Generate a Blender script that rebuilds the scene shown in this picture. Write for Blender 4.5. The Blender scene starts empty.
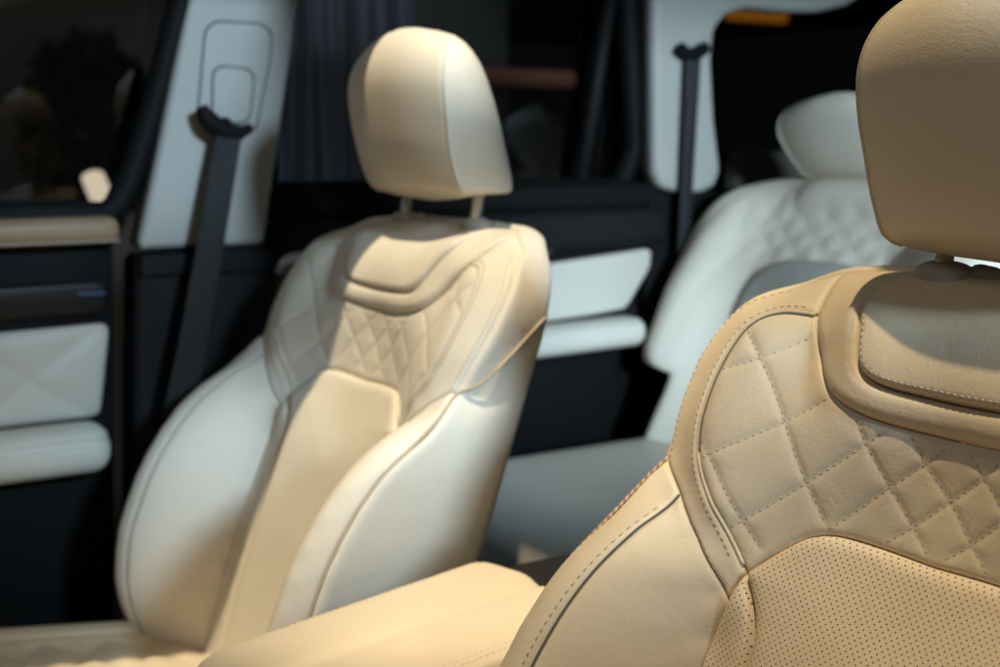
import bpy, math, random
import numpy as np
from mathutils import Vector, Matrix
from mathutils.geometry import delaunay_2d_cdt

random.seed(4); rng = np.random.default_rng(4)
S = bpy.context.scene
COL = S.collection

# ------------------------------------------------------------------ camera
FPX = 1323.0; YAW = math.radians(56.8); PIT = math.radians(8.3)
CAM = np.array([0.741, 0.507, 0.063])
cd = np.array([-math.cos(YAW)*math.cos(PIT), -math.sin(YAW)*math.cos(PIT), -math.sin(PIT)])
cr = np.array([-math.sin(YAW), math.cos(YAW), 0.0]); cu = np.cross(cr, cd)
def ray(x, y): return cd + (x-500)/FPX*cr - (y-333.5)/FPX*cu
def at(x, y, n, p):
    """where the sight line through a photo point meets the real plane (normal n through p)"""
    r = ray(x, y); n = np.asarray(n, float); p = np.asarray(p, float)
    return CAM + r*(((p-CAM)@n)/(r@n))
def atY(x, y, Y): return at(x, y, (0,1,0), (0,Y,0))
cam = bpy.data.cameras.new('camera'); camo = bpy.data.objects.new('camera', cam); COL.objects.link(camo)
M = Matrix(((cr[0],cu[0],-cd[0],CAM[0]),(cr[1],cu[1],-cd[1],CAM[1]),(cr[2],cu[2],-cd[2],CAM[2]),(0,0,0,1)))
camo.matrix_world = M
cam.sensor_width = 36; cam.lens = FPX/1000*36; cam.clip_start = .05; cam.clip_end = 200
cam.dof.use_dof = True; cam.dof.focus_distance = .86; cam.dof.aperture_fstop = 5.8
S.camera = camo

# seat frame: u across, v up the back, w out of its front
REC = math.radians(19)
EU = np.array([0,1.,0]); EV = np.array([-math.sin(REC),0,math.cos(REC)]); EW = np.array([math.cos(REC),0,math.sin(REC)])
ORG = np.array([.072,0,-.089])
SPACING = np.array([-.006,-.759,0])
ROOT = np.array([.12,0,-.86])
class Frame:
    def __init__(s, o, u, v, w): s.o,s.u,s.v,s.w = [np.asarray(a,float) for a in (o,u,v,w)]
    def __call__(s, uvw):
        a = np.atleast_2d(uvw); return s.o + a[:,0:1]*s.u + a[:,1:2]*s.v + a[:,2:3]*s.w
SF = Frame(ORG-ROOT, EU, EV, EW)      # in the seat root's own space

# ------------------------------------------------------------------ materials
def nt(m): m.use_nodes = True; return m.node_tree.nodes, m.node_tree.links
def math_n(N, L, op, a, b=None, c=None):
    n = N.new('ShaderNodeMath'); n.operation = op
    for i, x in enumerate((a, b, c)):
        if x is None: continue
        if isinstance(x, (int, float)): n.inputs[i].default_value = x
        else: L.new(x, n.inputs[i])
    return n.outputs[0]
def mat(name, col, rough=.5, metal=0, spec=.5, emit=None, strength=0):
    m = bpy.data.materials.new(name); N, L = nt(m); b = N['Principled BSDF']
    b.inputs['Base Color'].default_value = (*col, 1); b.inputs['Roughness'].default_value = rough
    b.inputs['Metallic'].default_value = metal; b.inputs['Specular IOR Level'].default_value = spec
    if emit: b.inputs['Emission Color'].default_value = (*emit, 1); b.inputs['Emission Strength'].default_value = strength
    return m
def leather(name, col, rough=.46, grain=.25, crease=.12, scale=900, perf=False, stretch=(1,1,1), vary=.05, crscale=55):
    m = mat(name, col, rough, spec=.38); N, L = nt(m); b = N['Principled BSDF']
    tc = N.new('ShaderNodeTexCoord'); mp = N.new('ShaderNodeMapping'); L.new(tc.outputs['Object'], mp.inputs[0]); mp.inputs['Scale'].default_value = stretch
    v = N.new('ShaderNodeTexVoronoi'); v.feature = 'SMOOTH_F1'; v.inputs['Scale'].default_value = scale; L.new(mp.outputs[0], v.inputs['Vector'])
    no = N.new('ShaderNodeTexNoise'); no.inputs['Scale'].default_value = scale*.35; no.inputs['Detail'].default_value = 5; L.new(mp.outputs[0], no.inputs['Vector'])
    n2 = N.new('ShaderNodeTexNoise'); n2.inputs['Scale'].default_value = crscale; n2.inputs['Detail'].default_value = 6; n2.inputs['Roughness'].default_value = .62; n2.inputs['Distortion'].default_value = 1.2
    L.new(mp.outputs[0], n2.inputs['Vector'])
    h = math_n(N, L, 'ADD', math_n(N, L, 'MULTIPLY', v.outputs['Distance'], .6), math_n(N, L, 'MULTIPLY', no.outputs['Fac'], .7))
    b1 = N.new('ShaderNodeBump'); b1.inputs['Strength'].default_value = grain; b1.inputs['Distance'].default_value = .0006; L.new(h, b1.inputs['Height'])
    b2 = N.new('ShaderNodeBump'); b2.inputs['Strength'].default_value = crease; b2.inputs['Distance'].default_value = .004; L.new(n2.outputs['Fac'], b2.inputs['Height'])
    L.new(b2.outputs[0], b1.inputs['Normal']); L.new(b1.outputs[0], b.inputs['Normal'])
    # slow tone variation of the hide, and a little in the gloss
    n3 = N.new('ShaderNodeTexNoise'); n3.inputs['Scale'].default_value = 9; n3.inputs['Detail'].default_value = 3; L.new(tc.outputs['Object'], n3.inputs['Vector'])
    mx = N.new('ShaderNodeMix'); mx.data_type = 'RGBA'; L.new(n3.outputs['Fac'], mx.inputs[0])
    mx.inputs[6].default_value = (*[c*(1-vary) for c in col], 1); mx.inputs[7].default_value = (*[min(1,c*(1+vary)) for c in col], 1)
    out = mx.outputs[2]
    L.new(math_n(N, L, 'MULTIPLY_ADD', no.outputs['Fac'], .16, rough-.08), b.inputs['Roughness'])
    if perf:
        uv = N.new('ShaderNodeUVMap'); uv.uv_map = 'uv'; sp = N.new('ShaderNodeSeparateXYZ'); L.new(uv.outputs[0], sp.inputs[0])
        P = .0053; ds = []
        for off in (0, .5):
            q = [math_n(N, L, 'SUBTRACT', math_n(N, L, 'FRACT', math_n(N, L, 'ADD', math_n(N, L, 'DIVIDE', sp.outputs[i], P), off+50)), .5) for i in (0,1)]
            ds.append(math_n(N, L, 'SQRT', math_n(N, L, 'ADD', math_n(N, L, 'MULTIPLY', q[0], q[0]), math_n(N, L, 'MULTIPLY', q[1], q[1]))))
        d = math_n(N, L, 'MINIMUM', *ds)
        mr = N.new('ShaderNodeMapRange'); mr.interpolation_type='SMOOTHSTEP'; L.new(d, mr.inputs[0]); mr.inputs[1].default_value = .072; mr.inputs[2].default_value = .13
        mr.inputs[3].default_value = 0; mr.inputs[4].default_value = 1
        # real holes: dark base showing through
        m2 = N.new('ShaderNodeMix'); m2.data_type = 'RGBA'; L.new(mr.outputs[0], m2.inputs[0]); m2.inputs[6].default_value = (.05,.022,.015,1); L.new(out, m2.inputs[7]); out = m2.outputs[2]
        b3 = N.new('ShaderNodeBump'); b3.inputs['Strength'].default_value = .6; b3.inputs['Distance'].default_value = .0006; L.new(mr.outputs[0], b3.inputs['Height'])
        L.new(b1.outputs[0], b3.inputs['Normal']); L.new(b3.outputs[0], b.inputs['Normal'])
    L.new(out, b.inputs['Base Color'])
    return m
CREAM = (.74,.62,.445)  # near seat tones darker than the far seat's: its light put into colour
LE = leather('shaded_cream_leather', CREAM)
LP = leather('perforated_leather', (.79,.645,.455), perf=True)
LY = leather('collar_leather', (.66,.535,.37), grain=.3)
LH = leather('headrest_leather', (.71,.59,.425), grain=.3, crease=.055, scale=700, stretch=(1,.5,1), crscale=110)
LW = leather('pale_leather', (.74,.67,.56), grain=.2)
LG = leather('grey_leather', (.40,.39,.35), grain=.2)
LA = leather('armrest_leather', (.55,.465,.345), grain=.25)
LT = leather('tan_leather', (.27,.18,.105), grain=.2)
LD = leather('door_leather', (.58,.545,.47), grain=.2)
THREAD = mat('thread', (.50,.42,.34), .7)
DTHREAD = mat('quilt_thread', (.47,.39,.33), .7)
PIPE = mat('seam_welt', (.13,.125,.13), .7, spec=.2)
ROPE = mat('edge_piping', (.33,.19,.11), .6)
def rope(m):
    N, L = nt(m); uv = N.new('ShaderNodeUVMap'); uv.uv_map = 'uv'; w = N.new('ShaderNodeTexWave'); w.inputs['Scale'].default_value = 105; w.bands_direction = 'DIAGONAL'
    L.new(uv.outputs[0], w.inputs[0]); r = N.new('ShaderNodeValToRGB'); L.new(w.outputs['Color'], r.inputs[0])
    r.color_ramp.elements[0].color = (.24,.13,.075,1); r.color_ramp.elements[1].color = (.60,.44,.28,1); L.new(r.outputs[0], N['Principled BSDF'].inputs['Base Color'])
rope(ROPE)
CHROME = mat('chrome', (.80,.79,.77), .26, metal=1)
PLAS = mat('warm_grey_plastic', (.40,.36,.29), .42)
def noisy(name, col, rough, sc=300, st=.15, spec=.5):
    m = mat(name, col, rough, spec=spec); N, L = nt(m); t = N.new('ShaderNodeTexCoord'); n = N.new('ShaderNodeTexNoise'); n.inputs['Scale'].default_value = sc; n.inputs['Detail'].default_value = 4
    L.new(t.outputs['Object'], n.inputs[0]); b = N.new('ShaderNodeBump'); b.inputs['Strength'].default_value = st; b.inputs['Distance'].default_value = .001; L.new(n.outputs[0], b.inputs['Height']); L.new(b.outputs[0], N['Principled BSDF'].inputs['Normal']); return m
BLK = noisy('black_trim', (.006,.006,.006), .65, spec=.12)
BLK2 = noisy('charcoal_trim', (.010,.010,.011), .65, spec=.15)
GLOSS = mat('piano_black', (.008,.007,.007), .35, spec=.25)
PILLAR = noisy('pillar_trim', (.36,.35,.32), .6)
HEADL = noisy('headliner_cloth', (.55,.56,.56), .8, 500, .3)
def belt_mat():
    m = mat('belt_webbing', (.019,.020,.021), .6, spec=.3); N, L = nt(m); uv = N.new('ShaderNodeUVMap'); uv.uv_map='uv'; w = N.new('ShaderNodeTexWave'); w.inputs['Scale'].default_value = 130
    L.new(uv.outputs[0], w.inputs[0]); b = N.new('ShaderNodeBump'); b.inputs['Strength'].default_value=.6; b.inputs['Distance'].default_value=.001; L.new(w.outputs[1], b.inputs['Height']); L.new(b.outputs[0], N['Principled BSDF'].inputs['Normal']); return m
BELT = belt_mat()
def wood_mat():
    m = mat('walnut_veneer', (.08,.05,.04), .25); N, L = nt(m); t = N.new('ShaderNodeTexCoord'); mp = N.new('ShaderNodeMapping'); mp.inputs['Scale'].default_value=(1.5,12,12); L.new(t.outputs['Object'], mp.inputs[0])
    w = N.new('ShaderNodeTexNoise'); w.inputs['Scale'].default_value = 9; w.inputs['Detail'].default_value=8; L.new(mp.outputs[0], w.inputs[0]); r = N.new('ShaderNodeValToRGB'); L.new(w.outputs[0], r.inputs[0])
    r.color_ramp.elements[0].color=(.06,.04,.034,1); r.color_ramp.elements[1].color=(.24,.17,.14,1); L.new(r.outputs[0], N['Principled BSDF'].inputs['Base Color']); return m
WOOD = wood_mat()
CARPET = noisy('carpet', (.02,.02,.022), .95, 900, .8)
def glass_mat():
    m = bpy.data.materials.new('tinted_glass'); N, L = nt(m); N.remove(N['Principled BSDF']); o = N['Material Output']
    t = N.new('ShaderNodeBsdfTransparent'); t.inputs[0].default_value=(.62,.64,.66,1); g = N.new('ShaderNodeBsdfGlossy'); g.inputs['Roughness'].default_value=.02
    f = N.new('ShaderNodeLayerWeight'); f.inputs[0].default_value=.5; fr_ = math_n(N, L, 'MULTIPLY_ADD', math_n(N, L, 'POWER', f.outputs['Facing'], 5), .5, .022); mx = N.new('ShaderNodeMixShader'); L.new(fr_, mx.inputs[0]); L.new(t.outputs[0], mx.inputs[1]); L.new(g.outputs[0], mx.inputs[2]); L.new(mx.outputs[0], o.inputs[0]); return m
GLASS = glass_mat()

# ------------------------------------------------------------------ object helpers
def tag(o, label=None, cat=None, group=None, kind=None):
    if label: o['label'] = label
    if cat: o['category'] = cat
    if group: o['group'] = group
    if kind: o['kind'] = kind
    return o
def empty(name, loc, label, cat, group=None):
    o = bpy.data.objects.new(name, None); COL.objects.link(o); o.location = loc; o.empty_display_size = .05
    return tag(o, label, cat, group)
class MB:
    """collects faces of ONE part"""
    def __init__(s): s.v=[]; s.f=[]; s.m=[]; s.uv=[]; s.n=0
    def add(s, V, F, mi=0, uv=None):
        V = np.asarray(V, float); s.v.append(V)
        for f in F: s.f.append(tuple(int(i)+s.n for i in f)); s.m.append(mi)
        s.uv.append(np.asarray(uv, float) if uv is not None else np.zeros((len(V),2))); s.n += len(V)
    def build(s, name, mats, parent=None, smooth=True, label=None):
        me = bpy.data.meshes.new(name); V = np.concatenate(s.v); me.from_pydata(V.tolist(), [], s.f)
        UV = np.concatenate(s.uv); l = me.uv_layers.new(name='uv')
        li = np.empty(len(me.loops), dtype=np.int32); me.loops.foreach_get('vertex_index', li); l.data.foreach_set('uv', UV[li].astype(np.float32).ravel())
        for m in (mats if isinstance(mats, (list,tuple)) else [mats]): me.materials.append(m)
        me.polygons.foreach_set('material_index', s.m); me.polygons.foreach_set('use_smooth', [smooth]*len(me.polygons)); me.validate(); me.update()
        o = bpy.data.objects.new(name, me); COL.objects.link(o)
        if parent is not None: o.parent = parent
        if label: o['label'] = label
        return o
def resample(P, step, closed=False):
    P = np.asarray(P, float)
    if closed: P = np.vstack([P, P[:1]])
    s = np.r_[0, np.cumsum(np.linalg.norm(np.diff(P, axis=0), axis=1))]; n = max(2, int(round(s[-1]/step))+1); q = np.linspace(0, s[-1], n)
    R = np.stack([np.interp(q, s, P[:,k]) for k in range(P.shape[1])], 1)
    return R[:-1] if closed else R
def spline(P, step=.003):
    """smooth (centripetal-ish Catmull-Rom) curve through the points, even steps"""
    P = np.asarray(P, float); out = []
    E = np.vstack([2*P[0]-P[1], P, 2*P[-1]-P[-2]])
    for i in range(len(P)-1):
        p0,p1,p2,p3 = E[i],E[i+1],E[i+2],E[i+3]; d = np.linalg.norm(p2-p1)
        m1 = (p2-p0)/max(1e-9,np.linalg.norm(p2-p1)+np.linalg.norm(p1-p0))*d; m2 = (p3-p1)/max(1e-9,np.linalg.norm(p3-p2)+d)*d
        for t in np.linspace(0, 1, 13)[:-1]:
            out.append((2*t**3-3*t*t+1)*p1+(t**3-2*t*t+t)*m1+(-2*t**3+3*t*t)*p2+(t**3-t*t)*m2)
    out.append(P[-1]); return resample(np.array(out), step)
def segdist(Q, A, closed=False):
    Q = np.asarray(Q,float)[:,:2]; A = np.asarray(A,float)[:,:2]
    a = A; b = np.roll(A,-1,axis=0)
    if not closed: a, b = A[:-1], A[1:]
    out = np.full(len(Q), 9.); ab = b-a; L2 = (ab**2).sum(1)+1e-18
    for i in range(0, len(Q), 4000):
        q = Q[i:i+4000,None,:]; t = np.clip(((q-a)*ab).sum(-1)/L2, 0, 1); d = np.linalg.norm(q-a-t[...,None]*ab, axis=-1); out[i:i+4000] = d.min(1)
    return out
def inside(Q, poly):
    x, y = Q[:,0], Q[:,1]; r = np.zeros(len(Q), bool); P = np.asarray(poly); j = len(P)-1
    for i in range(len(P)):
        xi, yi = P[i]; xj, yj = P[j]; c = ((yi>y)!=(yj>y)) & (x < (xj-xi)*(y-yi)/(yj-yi+1e-15)+xi); r ^= c; j = i
    return r
def tri_region(outline, step):
    """triangulated region; the points near the outline follow it"""
    O = resample(outline, step, True); nO = len(O)
    area = .5*np.sum(O[:,0]*np.roll(O[:,1],-1)-np.roll(O[:,0],-1)*O[:,1])
    t = np.roll(O,-1,0)-np.roll(O,1,0); t /= np.linalg.norm(t,axis=1)[:,None]+1e-12; nrm = np.stack([-t[:,1],t[:,0]],1)*(1 if area>0 else -1)
    extra = []
    for k, off in enumerate((step*.35, step*.8, step*1.35)):
        q = O+nrm*off
        if k%2: q = q+t*step*.5
        ok = inside(q, O) & (segdist(q, O, True) > off*.9); extra.append(q[ok])
    lo, hi = O.min(0), O.max(0); g = []
    ys = np.arange(lo[1], hi[1], step*.87)
    for r, y in enumerate(ys):
        xs = np.arange(lo[0]+(r%2)*step/2, hi[0], step); g.append(np.stack([xs, np.full(len(xs), y)],1))
    g = np.concatenate(g); g = g[inside(g, O)]; g = g[segdist(g, O, True) > step*1.9]
    Q = np.concatenate([O]+extra+[g])
    r = delaunay_2d_cdt([Vector(p) for p in Q.tolist()], [(i,(i+1)%nO) for i in range(nO)], [], 0, 1e-7)
    V = np.array([tuple(p) for p in r[0]]); F = [tuple(f) for f in r[2]]
    c = np.array([V[list(f)].mean(0) for f in F]); ins = inside(c, O); F = [f for f, k in zip(F, ins) if k]
    F = [f if np.cross(V[f[1]]-V[f[0]], V[f[2]]-V[f[0]]) > 0 else f[::-1] for f in F]
    return V, F, O
def panel(mb, fr, outline, hfun, step=.004, depth=.004, rad=.006, rise=0, puff=None, lines=None, qa=.004, qs=.009, mi=0, mirror=False):
    """an upholstered panel: follows hfun, its edges roll down into the seam, optional quilting; returns its surface function"""
    V, F, O = tri_region(outline, step)
    def surf(q):
        q = np.atleast_2d(q)[:,:2]; w = hfun(q[:,0], q[:,1]) + rise; d = segdist(q, O, True)
        t = np.clip(1-d/rad, 0, 1); w = w - (depth+rise)*(1-np.sqrt(np.maximum(0, 1-t*t)))
        if puff: w = w + puff[0]*(1-np.exp(-d/puff[1]))
        if lines is not None:
            e = np.full(len(q), 9.)
            for l in lines: e = np.minimum(e, segdist(q, l))
            w = w + (qa*(1-np.exp(-(e/qs)**1.15)) - qa*.6 - .0007*np.exp(-(e/.0016)**2))*np.clip((d-.002)/.009,0,1)
        return w
    for sgn in ((1,-1) if mirror else (1,)):
        W = surf(V); P = fr(np.c_[V[:,0]*sgn, V[:,1], W]); mb.add(P, F if sgn>0 else [f[::-1] for f in F], mi, V*[sgn,1])
    return surf
def offset(C, d):
    C = np.asarray(C,float); t = np.gradient(C, axis=0); t /= np.linalg.norm(t,axis=1)[:,None]+1e-12
    return C + np.stack([-t[:,1],t[:,0]],1)*d
def stitches(mb, fr, C, surf, length=.0036, gap=.0019, r=.00062, mi=1, up=.0002, mirror=False, skew=0):
    """a row of single thread stitches lying in the leather"""
    C = resample(C, .0006); s = np.r_[0, np.cumsum(np.linalg.norm(np.diff(C,axis=0),axis=1))]; pit = length+gap; k = int(s[-1]/pit)
    if k < 1: return
    a = (np.arange(k)+.12)*pit; b = a+length
    A = np.stack([np.interp(a,s,C[:,i]) for i in (0,1)],1); B = np.stack([np.interp(b,s,C[:,i]) for i in (0,1)],1)
    if skew:
        d = B-A; d /= np.linalg.norm(d,axis=1)[:,None]; n = np.stack([-d[:,1],d[:,0]],1)*skew; A = A-n; B = B+n
    Mi = (A+B)/2; wA, wB, wM = surf(A)-.0004, surf(B)-.0004, surf(Mi)+up+r*.5
    for sgn in ((1,-1) if mirror else (1,)):
        m = np.array([sgn,1]); pA, pB, pM = fr(np.c_[A*m,wA]), fr(np.c_[B*m,wB]), fr(np.c_[Mi*m,wM])
        for i in range(k):
            ax = pB[i]-pA[i]; ax /= np.linalg.norm(ax); sd = np.cross(ax, fr.w); sd /= np.linalg.norm(sd); up_ = fr.w
            q1 = pA[i]*.72+pM[i]*.28+up_*r*.55; q2 = pB[i]*.72+pM[i]*.28+up_*r*.55
            V = [pA[i]]+[q1+sd*r, q1+up_*r*.8, q1-sd*r]+[q2+sd*r, q2+up_*r*.8, q2-sd*r]+[pB[i]]
            F = [(0,2,1),(0,3,2),(1,2,5,4),(2,3,6,5),(7,4,5),(7,5,6)]
            mb.add(V, F, mi)
def tube(mb, P, r, mi=0, n=8, step=None, taper=True):
    P = np.asarray(P, float)
    if step: P = resample(P, step)
    T = np.gradient(P, axis=0); T /= np.linalg.norm(T,axis=1)[:,None]+1e-12; a = np.cross(T[0], [0.3,.5,.81]); a /= np.linalg.norm(a)
    s = np.r_[0, np.cumsum(np.linalg.norm(np.diff(P,axis=0),axis=1))]; V=[]; UV=[]
    for i in range(len(P)):
        a = a-T[i]*(a@T[i]); a /= np.linalg.norm(a); b = np.cross(T[i], a); rr = r if np.isscalar(r) else r[i]
        for k in range(n):
            th = 2*math.pi*k/n; V.append(P[i]+rr*(math.cos(th)*a+math.sin(th)*b)); UV.append((s[i], k/n*.006))
    F = [(i*n+k, i*n+(k+1)%n, (i+1)*n+(k+1)%n, (i+1)*n+k) for i in range(len(P)-1) for k in range(n)]
    F += [tuple(range(n))[::-1], tuple((len(P)-1)*n+k for k in range(n))]
    mb.add(V, F, mi, UV)
def lathe(mb, c, axis, prof, n=40, mi=0, sq=(1,1)):
    """prof: (radius, height) pairs along axis"""
    axis = np.asarray(axis,float); axis /= np.linalg.norm(axis); a = np.cross(axis,[0,1,0]); a /= np.linalg.norm(a); b = np.cross(axis,a)
    V = [np.asarray(c)+axis*h+r*(sq[0]*math.cos(2*math.pi*k/n)*a+sq[1]*math.sin(2*math.pi*k/n)*b) for r,h in prof for k in range(n)]
    F = [(i*n+k, i*n+(k+1)%n, (i+1)*n+(k+1)%n, (i+1)*n+k) for i in range(len(prof)-1) for k in range(n)]
    F.append(tuple((len(prof)-1)*n+k for k in range(n))); mb.add(V, F, mi)
def slab(mb, poly, fr, t, bev=.004, mi=0, segs=3):
    """a solid plate from an outline (u,v) in frame fr: front at w=0, back at w=-t, rounded front edge"""
    P = np.asarray(poly,float); P = resample(P, .012, True)
    ar = .5*np.sum(P[:,0]*np.roll(P[:,1],-1)-np.roll(P[:,0],-1)*P[:,1])
    if ar < 0: P = P[::-1]
    tt = np.roll(P,-1,0)-np.roll(P,1,0); tt /= np.linalg.norm(tt,axis=1)[:,None]+1e-12; nn = np.stack([-tt[:,1],tt[:,0]],1)
    rows = [(0,-t)]+[(bev*(1-math.cos(a)), -bev*(1-math.sin(a))) for a in np.linspace(0, math.pi/2, segs+1)]
    n = len(P); V = []
    for off, w in rows: q = P+nn*off; V += list(fr(np.c_[q, np.full(n, w)]))
    F = [(i*n+k, i*n+(k+1)%n, (i+1)*n+(k+1)%n, (i+1)*n+k) for i in range(len(rows)-1) for k in range(n)]
    F += [tuple(range(n))[::-1], tuple((len(rows)-1)*n+k for k in range(n))]
    uv = np.concatenate([P]*len(rows)); mb.add(V, F, mi, uv)
def rbox(mb, lo, hi, r=.01, mi=0, n=4, fn=None, res=1):
    """rounded box, optionally bent by fn(points)"""
    lo, hi = np.asarray(lo,float), np.asarray(hi,float); c = (lo+hi)/2; h = (hi-lo)/2; r = min(r, *h)
    base = mb.n
    def axis_vals(hh, m):
        a = [-hh+r*(1-math.cos(t)) for t in np.linspace(0,math.pi/2,n+1)]
        inner = list(np.linspace(-hh+r, hh-r, m+2))[1:-1]
        return np.array(a+inner+[-x for x in a[::-1]])
    for ax in range(3):
        i, j = (ax+1)%3, (ax+2)%3
        A = axis_vals(h[i], res*8); B = axis_vals(h[j], res*8)
        for sg in (-1,1):
            G = np.zeros((len(A),len(B),3)); G[...,i] = A[:,None]; G[...,j] = B[None,:]; G[...,ax] = sg*h[ax]
            Q = G.reshape(-1,3); cl = np.clip(Q, -(h-r), h-r); d = Q-cl; L = np.linalg.norm(d,axis=1)[:,None]; Q = cl + np.where(L>1e-9, d/np.maximum(L,1e-9)*r, d)
            Q = Q + c
            nb = len(B); F = []
            for a in range(len(A)-1):
                for b in range(nb-1):
                    f = (a*nb+b,(a+1)*nb+b,(a+1)*nb+b+1,a*nb+b+1); F.append(f if sg>0 else f[::-1])
            mb.add(fn(Q) if fn else Q, F, mi, Q[:,[i,j]])
def weld(o, d=1e-5):
    import bmesh
    bm = bmesh.new(); bm.from_mesh(o.data); bmesh.ops.remove_doubles(bm, verts=bm.verts, dist=d); bm.to_mesh(o.data); bm.free(); return o
def kids(o): return [c for c in bpy.data.objects if c.parent == o]
def copy_tree(o, parent=None):
    ch = kids(o); c = o.copy(); COL.objects.link(c)
    if parent is not None: c.parent = parent
    for k in ch: copy_tree(k, c)
    return c

# ------------------------------------------------------------------ front seat surface
CP = [(0,.08,-.050),(.076,.079,-.049),(.12,.076,-.047),(0,.09,-.068),(.12,.09,-.072),(.159,.072,-.040),(.19,.058,-.034),
(0,.05,-.022),(.107,.058,-.020),(0,.025,-.009),(.06,.02,-.006),(.149,.046,-.020),(.142,.034,-.012),(.125,.008,-.007),(.086,.01,-.001),
(0,-.004,-.005),(.06,-.005,-.001),(.163,.035,-.007),(.185,.027,0),(.196,.006,.007),(.197,-.025,.015),(.195,-.056,.020),(.185,-.086,.022),(.161,-.11,.021),
(.212,.040,-.014),(.225,.018,-.006),(.231,-.01,.002),(.231,-.03,.006),(.224,-.06,.013),(.218,-.077,.015),(.223,-.091,.016),
(.110,-.03,.002),(.15,-.03,.008),(.06,-.045,-.003),(0,-.05,-.012),(.11,-.075,.003),(.15,-.085,.015),
(0,-.108,-.014),(.059,-.106,-.012),(.086,-.11,-.007),(.106,-.124,-.002),(.124,-.15,.006),(.131,-.171,.012),(.175,-.125,.023),
(.193,-.112,.022),(.179,-.126,.0235),(.166,-.137,.022),(.149,-.154,.018),(.208,-.1015,.020),(.227,-.106,.025),(.160,-.165,.036),
(0,-.15,-.010)]
def _pl(t, x, y):
    c = [None]*0
    return float(np.interp(t, x, y))
_rv = np.array([-.112,-.136,-.163,-.191,-.22,-.26,-.30,-.36,-.42,-.46,-.5]); _rw = np.array([.022,.046,.070,.087,.099,.1105,.1165,.1175,.102,.074,.03])
_s = np.linspace(-.5,-.112,200); _rs = np.interp(_s,_rv[::-1],_rw[::-1]); _rs = np.convolve(np.pad(_rs,8,mode='reflect',reflect_type='odd'),np.ones(17)/17,'valid')
for v in list(np.arange(-.14,-.5,-.03))+[-.5]:
    r = float(np.interp(v,_s,_rs)); wi = .010+.006*min(1,(-.14-v)/.15); b = min(1,max(0,(-.13-v)/.06))
    for u, t in ((.143,0),(.156,.30),(.169,.58),(.182,.83)):
        if v < -.16: CP.append((u, v, wi+(r-wi)*t))
    CP.append((.195,v,r)); cw = min(1,(-.13-v)/.08); CP.append((.2085,v,r+.002+.0055*cw)); CP.append((.222,v,r-.0005+.0055*cw)); CP.append((.233,v,r-.0075))
    if v < -.18: CP += [(.115,v,wi-.004),(.06,v,wi-.009),(0,v,wi-.011)]
_p = []
for a in CP:
    _p.append(a)
    if a[0] > 0: _p.append((-a[0],a[1],a[2]))
_p = np.array(_p)
def _U(r2): return np.where(r2>0, r2*np.log(r2+1e-14)*.5, 0)
_n = len(_p); _A = np.zeros((_n+3,_n+3)); _A[:_n,:_n] = _U(((_p[:,None,:2]-_p[None,:,:2])**2).sum(-1))+np.eye(_n)*6e-5
_A[:_n,_n:] = np.c_[np.ones(_n),_p[:,:2]]; _A[_n:,:_n] = _A[:_n,_n:].T
_W = np.linalg.solve(_A, np.r_[_p[:,2],0,0,0])
def H(u, v):
    u = np.asarray(u,float).ravel(); v = np.asarray(v,float).ravel(); out = np.empty(len(u))
    for i in range(0, len(u), 5000):
        a, b = u[i:i+5000], v[i:i+5000]
        out[i:i+5000] = _U((a[:,None]-_p[:,0])**2+(b[:,None]-_p[:,1])**2)@_W[:_n]+_W[_n]+_W[_n+1]*a+_W[_n+2]*b
    return out
mir = lambda C: np.asarray(C)[::-1]*[-1,1]
# seam curves of the left half (seen from the front of the near seat), each from its top or outer end
TOPC = [(-.110,.0875),(-.136,.083),(-.159,.0755)]
K_YT, K_PT = (-.159,.0755), (-.110,.0875)
outer_sh = spline([K_YT,(-.176,.067),(-.193,.057),(-.209,.0455),(-.221,.032),(-.229,.016),(-.2335,-.002),(-.2345,-.022),(-.2325,-.045),(-.228,-.068),(-.223,-.091)])
outer_wg = spline([(-.223,-.091),(-.227,-.105),(-.2305,-.125),(-.232,-.16),(-.233,-.2),(-.234,-.26),(-.235,-.34),(-.234,-.42),(-.229,-.47),(-.217,-.5)])
yoke_o = spline([K_YT,(-.154,.060),(-.149,.047),(-.1425,.034),(-.134,.020),(-.125,.007),(-.115,-.0055),(-.103,-.016),(-.089,-.0225),(-.07,-.0268),(-.042,-.0287),(0,-.0292)])
pad_o = spline([K_PT,(-.109,.072),(-.107,.060),(-.105,.051),(-.101,.041),(-.0955,.030),(-.091,.020),(-.086,.0095),(-.080,.002),(-.071,-.003),(-.058,-.0058),(-.03,-.0070),(0,-.0075)])
jy = int(np.argmin(np.hypot(*(yoke_o-[-.143,.035]).T)))
strip_i = spline([tuple(yoke_o[jy]),(-.156,.036),(-.172,.0335),(-.185,.026),(-.193,.014),(-.1968,-.002),(-.198,-.02),(-.197,-.040),(-.194,-.060),(-.188,-.078),(-.178,-.094),(-.163,-.110),(-.146,-.128),(-.127,-.149)])
ins_top = spline([(-.127,-.149),(-.117,-.137),(-.106,-.1245),(-.094,-.114),(-.082,-.1085),(-.068,-.1062),(-.04,-.1058),(0,-.107)])
ins_sd = spline([(-.127,-.149),(-.1305,-.160),(-.132,-.171)]); ins_sd2 = spline([(-.132,-.171),(-.138,-.200),(-.141,-.25),(-.143,-.35),(-.141,-.5)])
wingb = spline([(-.223,-.091),(-.210,-.100),(-.194,-.1115),(-.166,-.137),(-.148,-.155),(-.132,-.171)])
jw = int(np.argmin(np.hypot(*(wingb-[-.194,-.1115]).T)))
wseam = spline([tuple(wingb[jw]),(-.1942,-.130),(-.1945,-.16),(-.1955,-.20),(-.196,-.24),(-.196,-.30),(-.196,-.38),(-.195,-.44),(-.192,-.5)])
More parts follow.
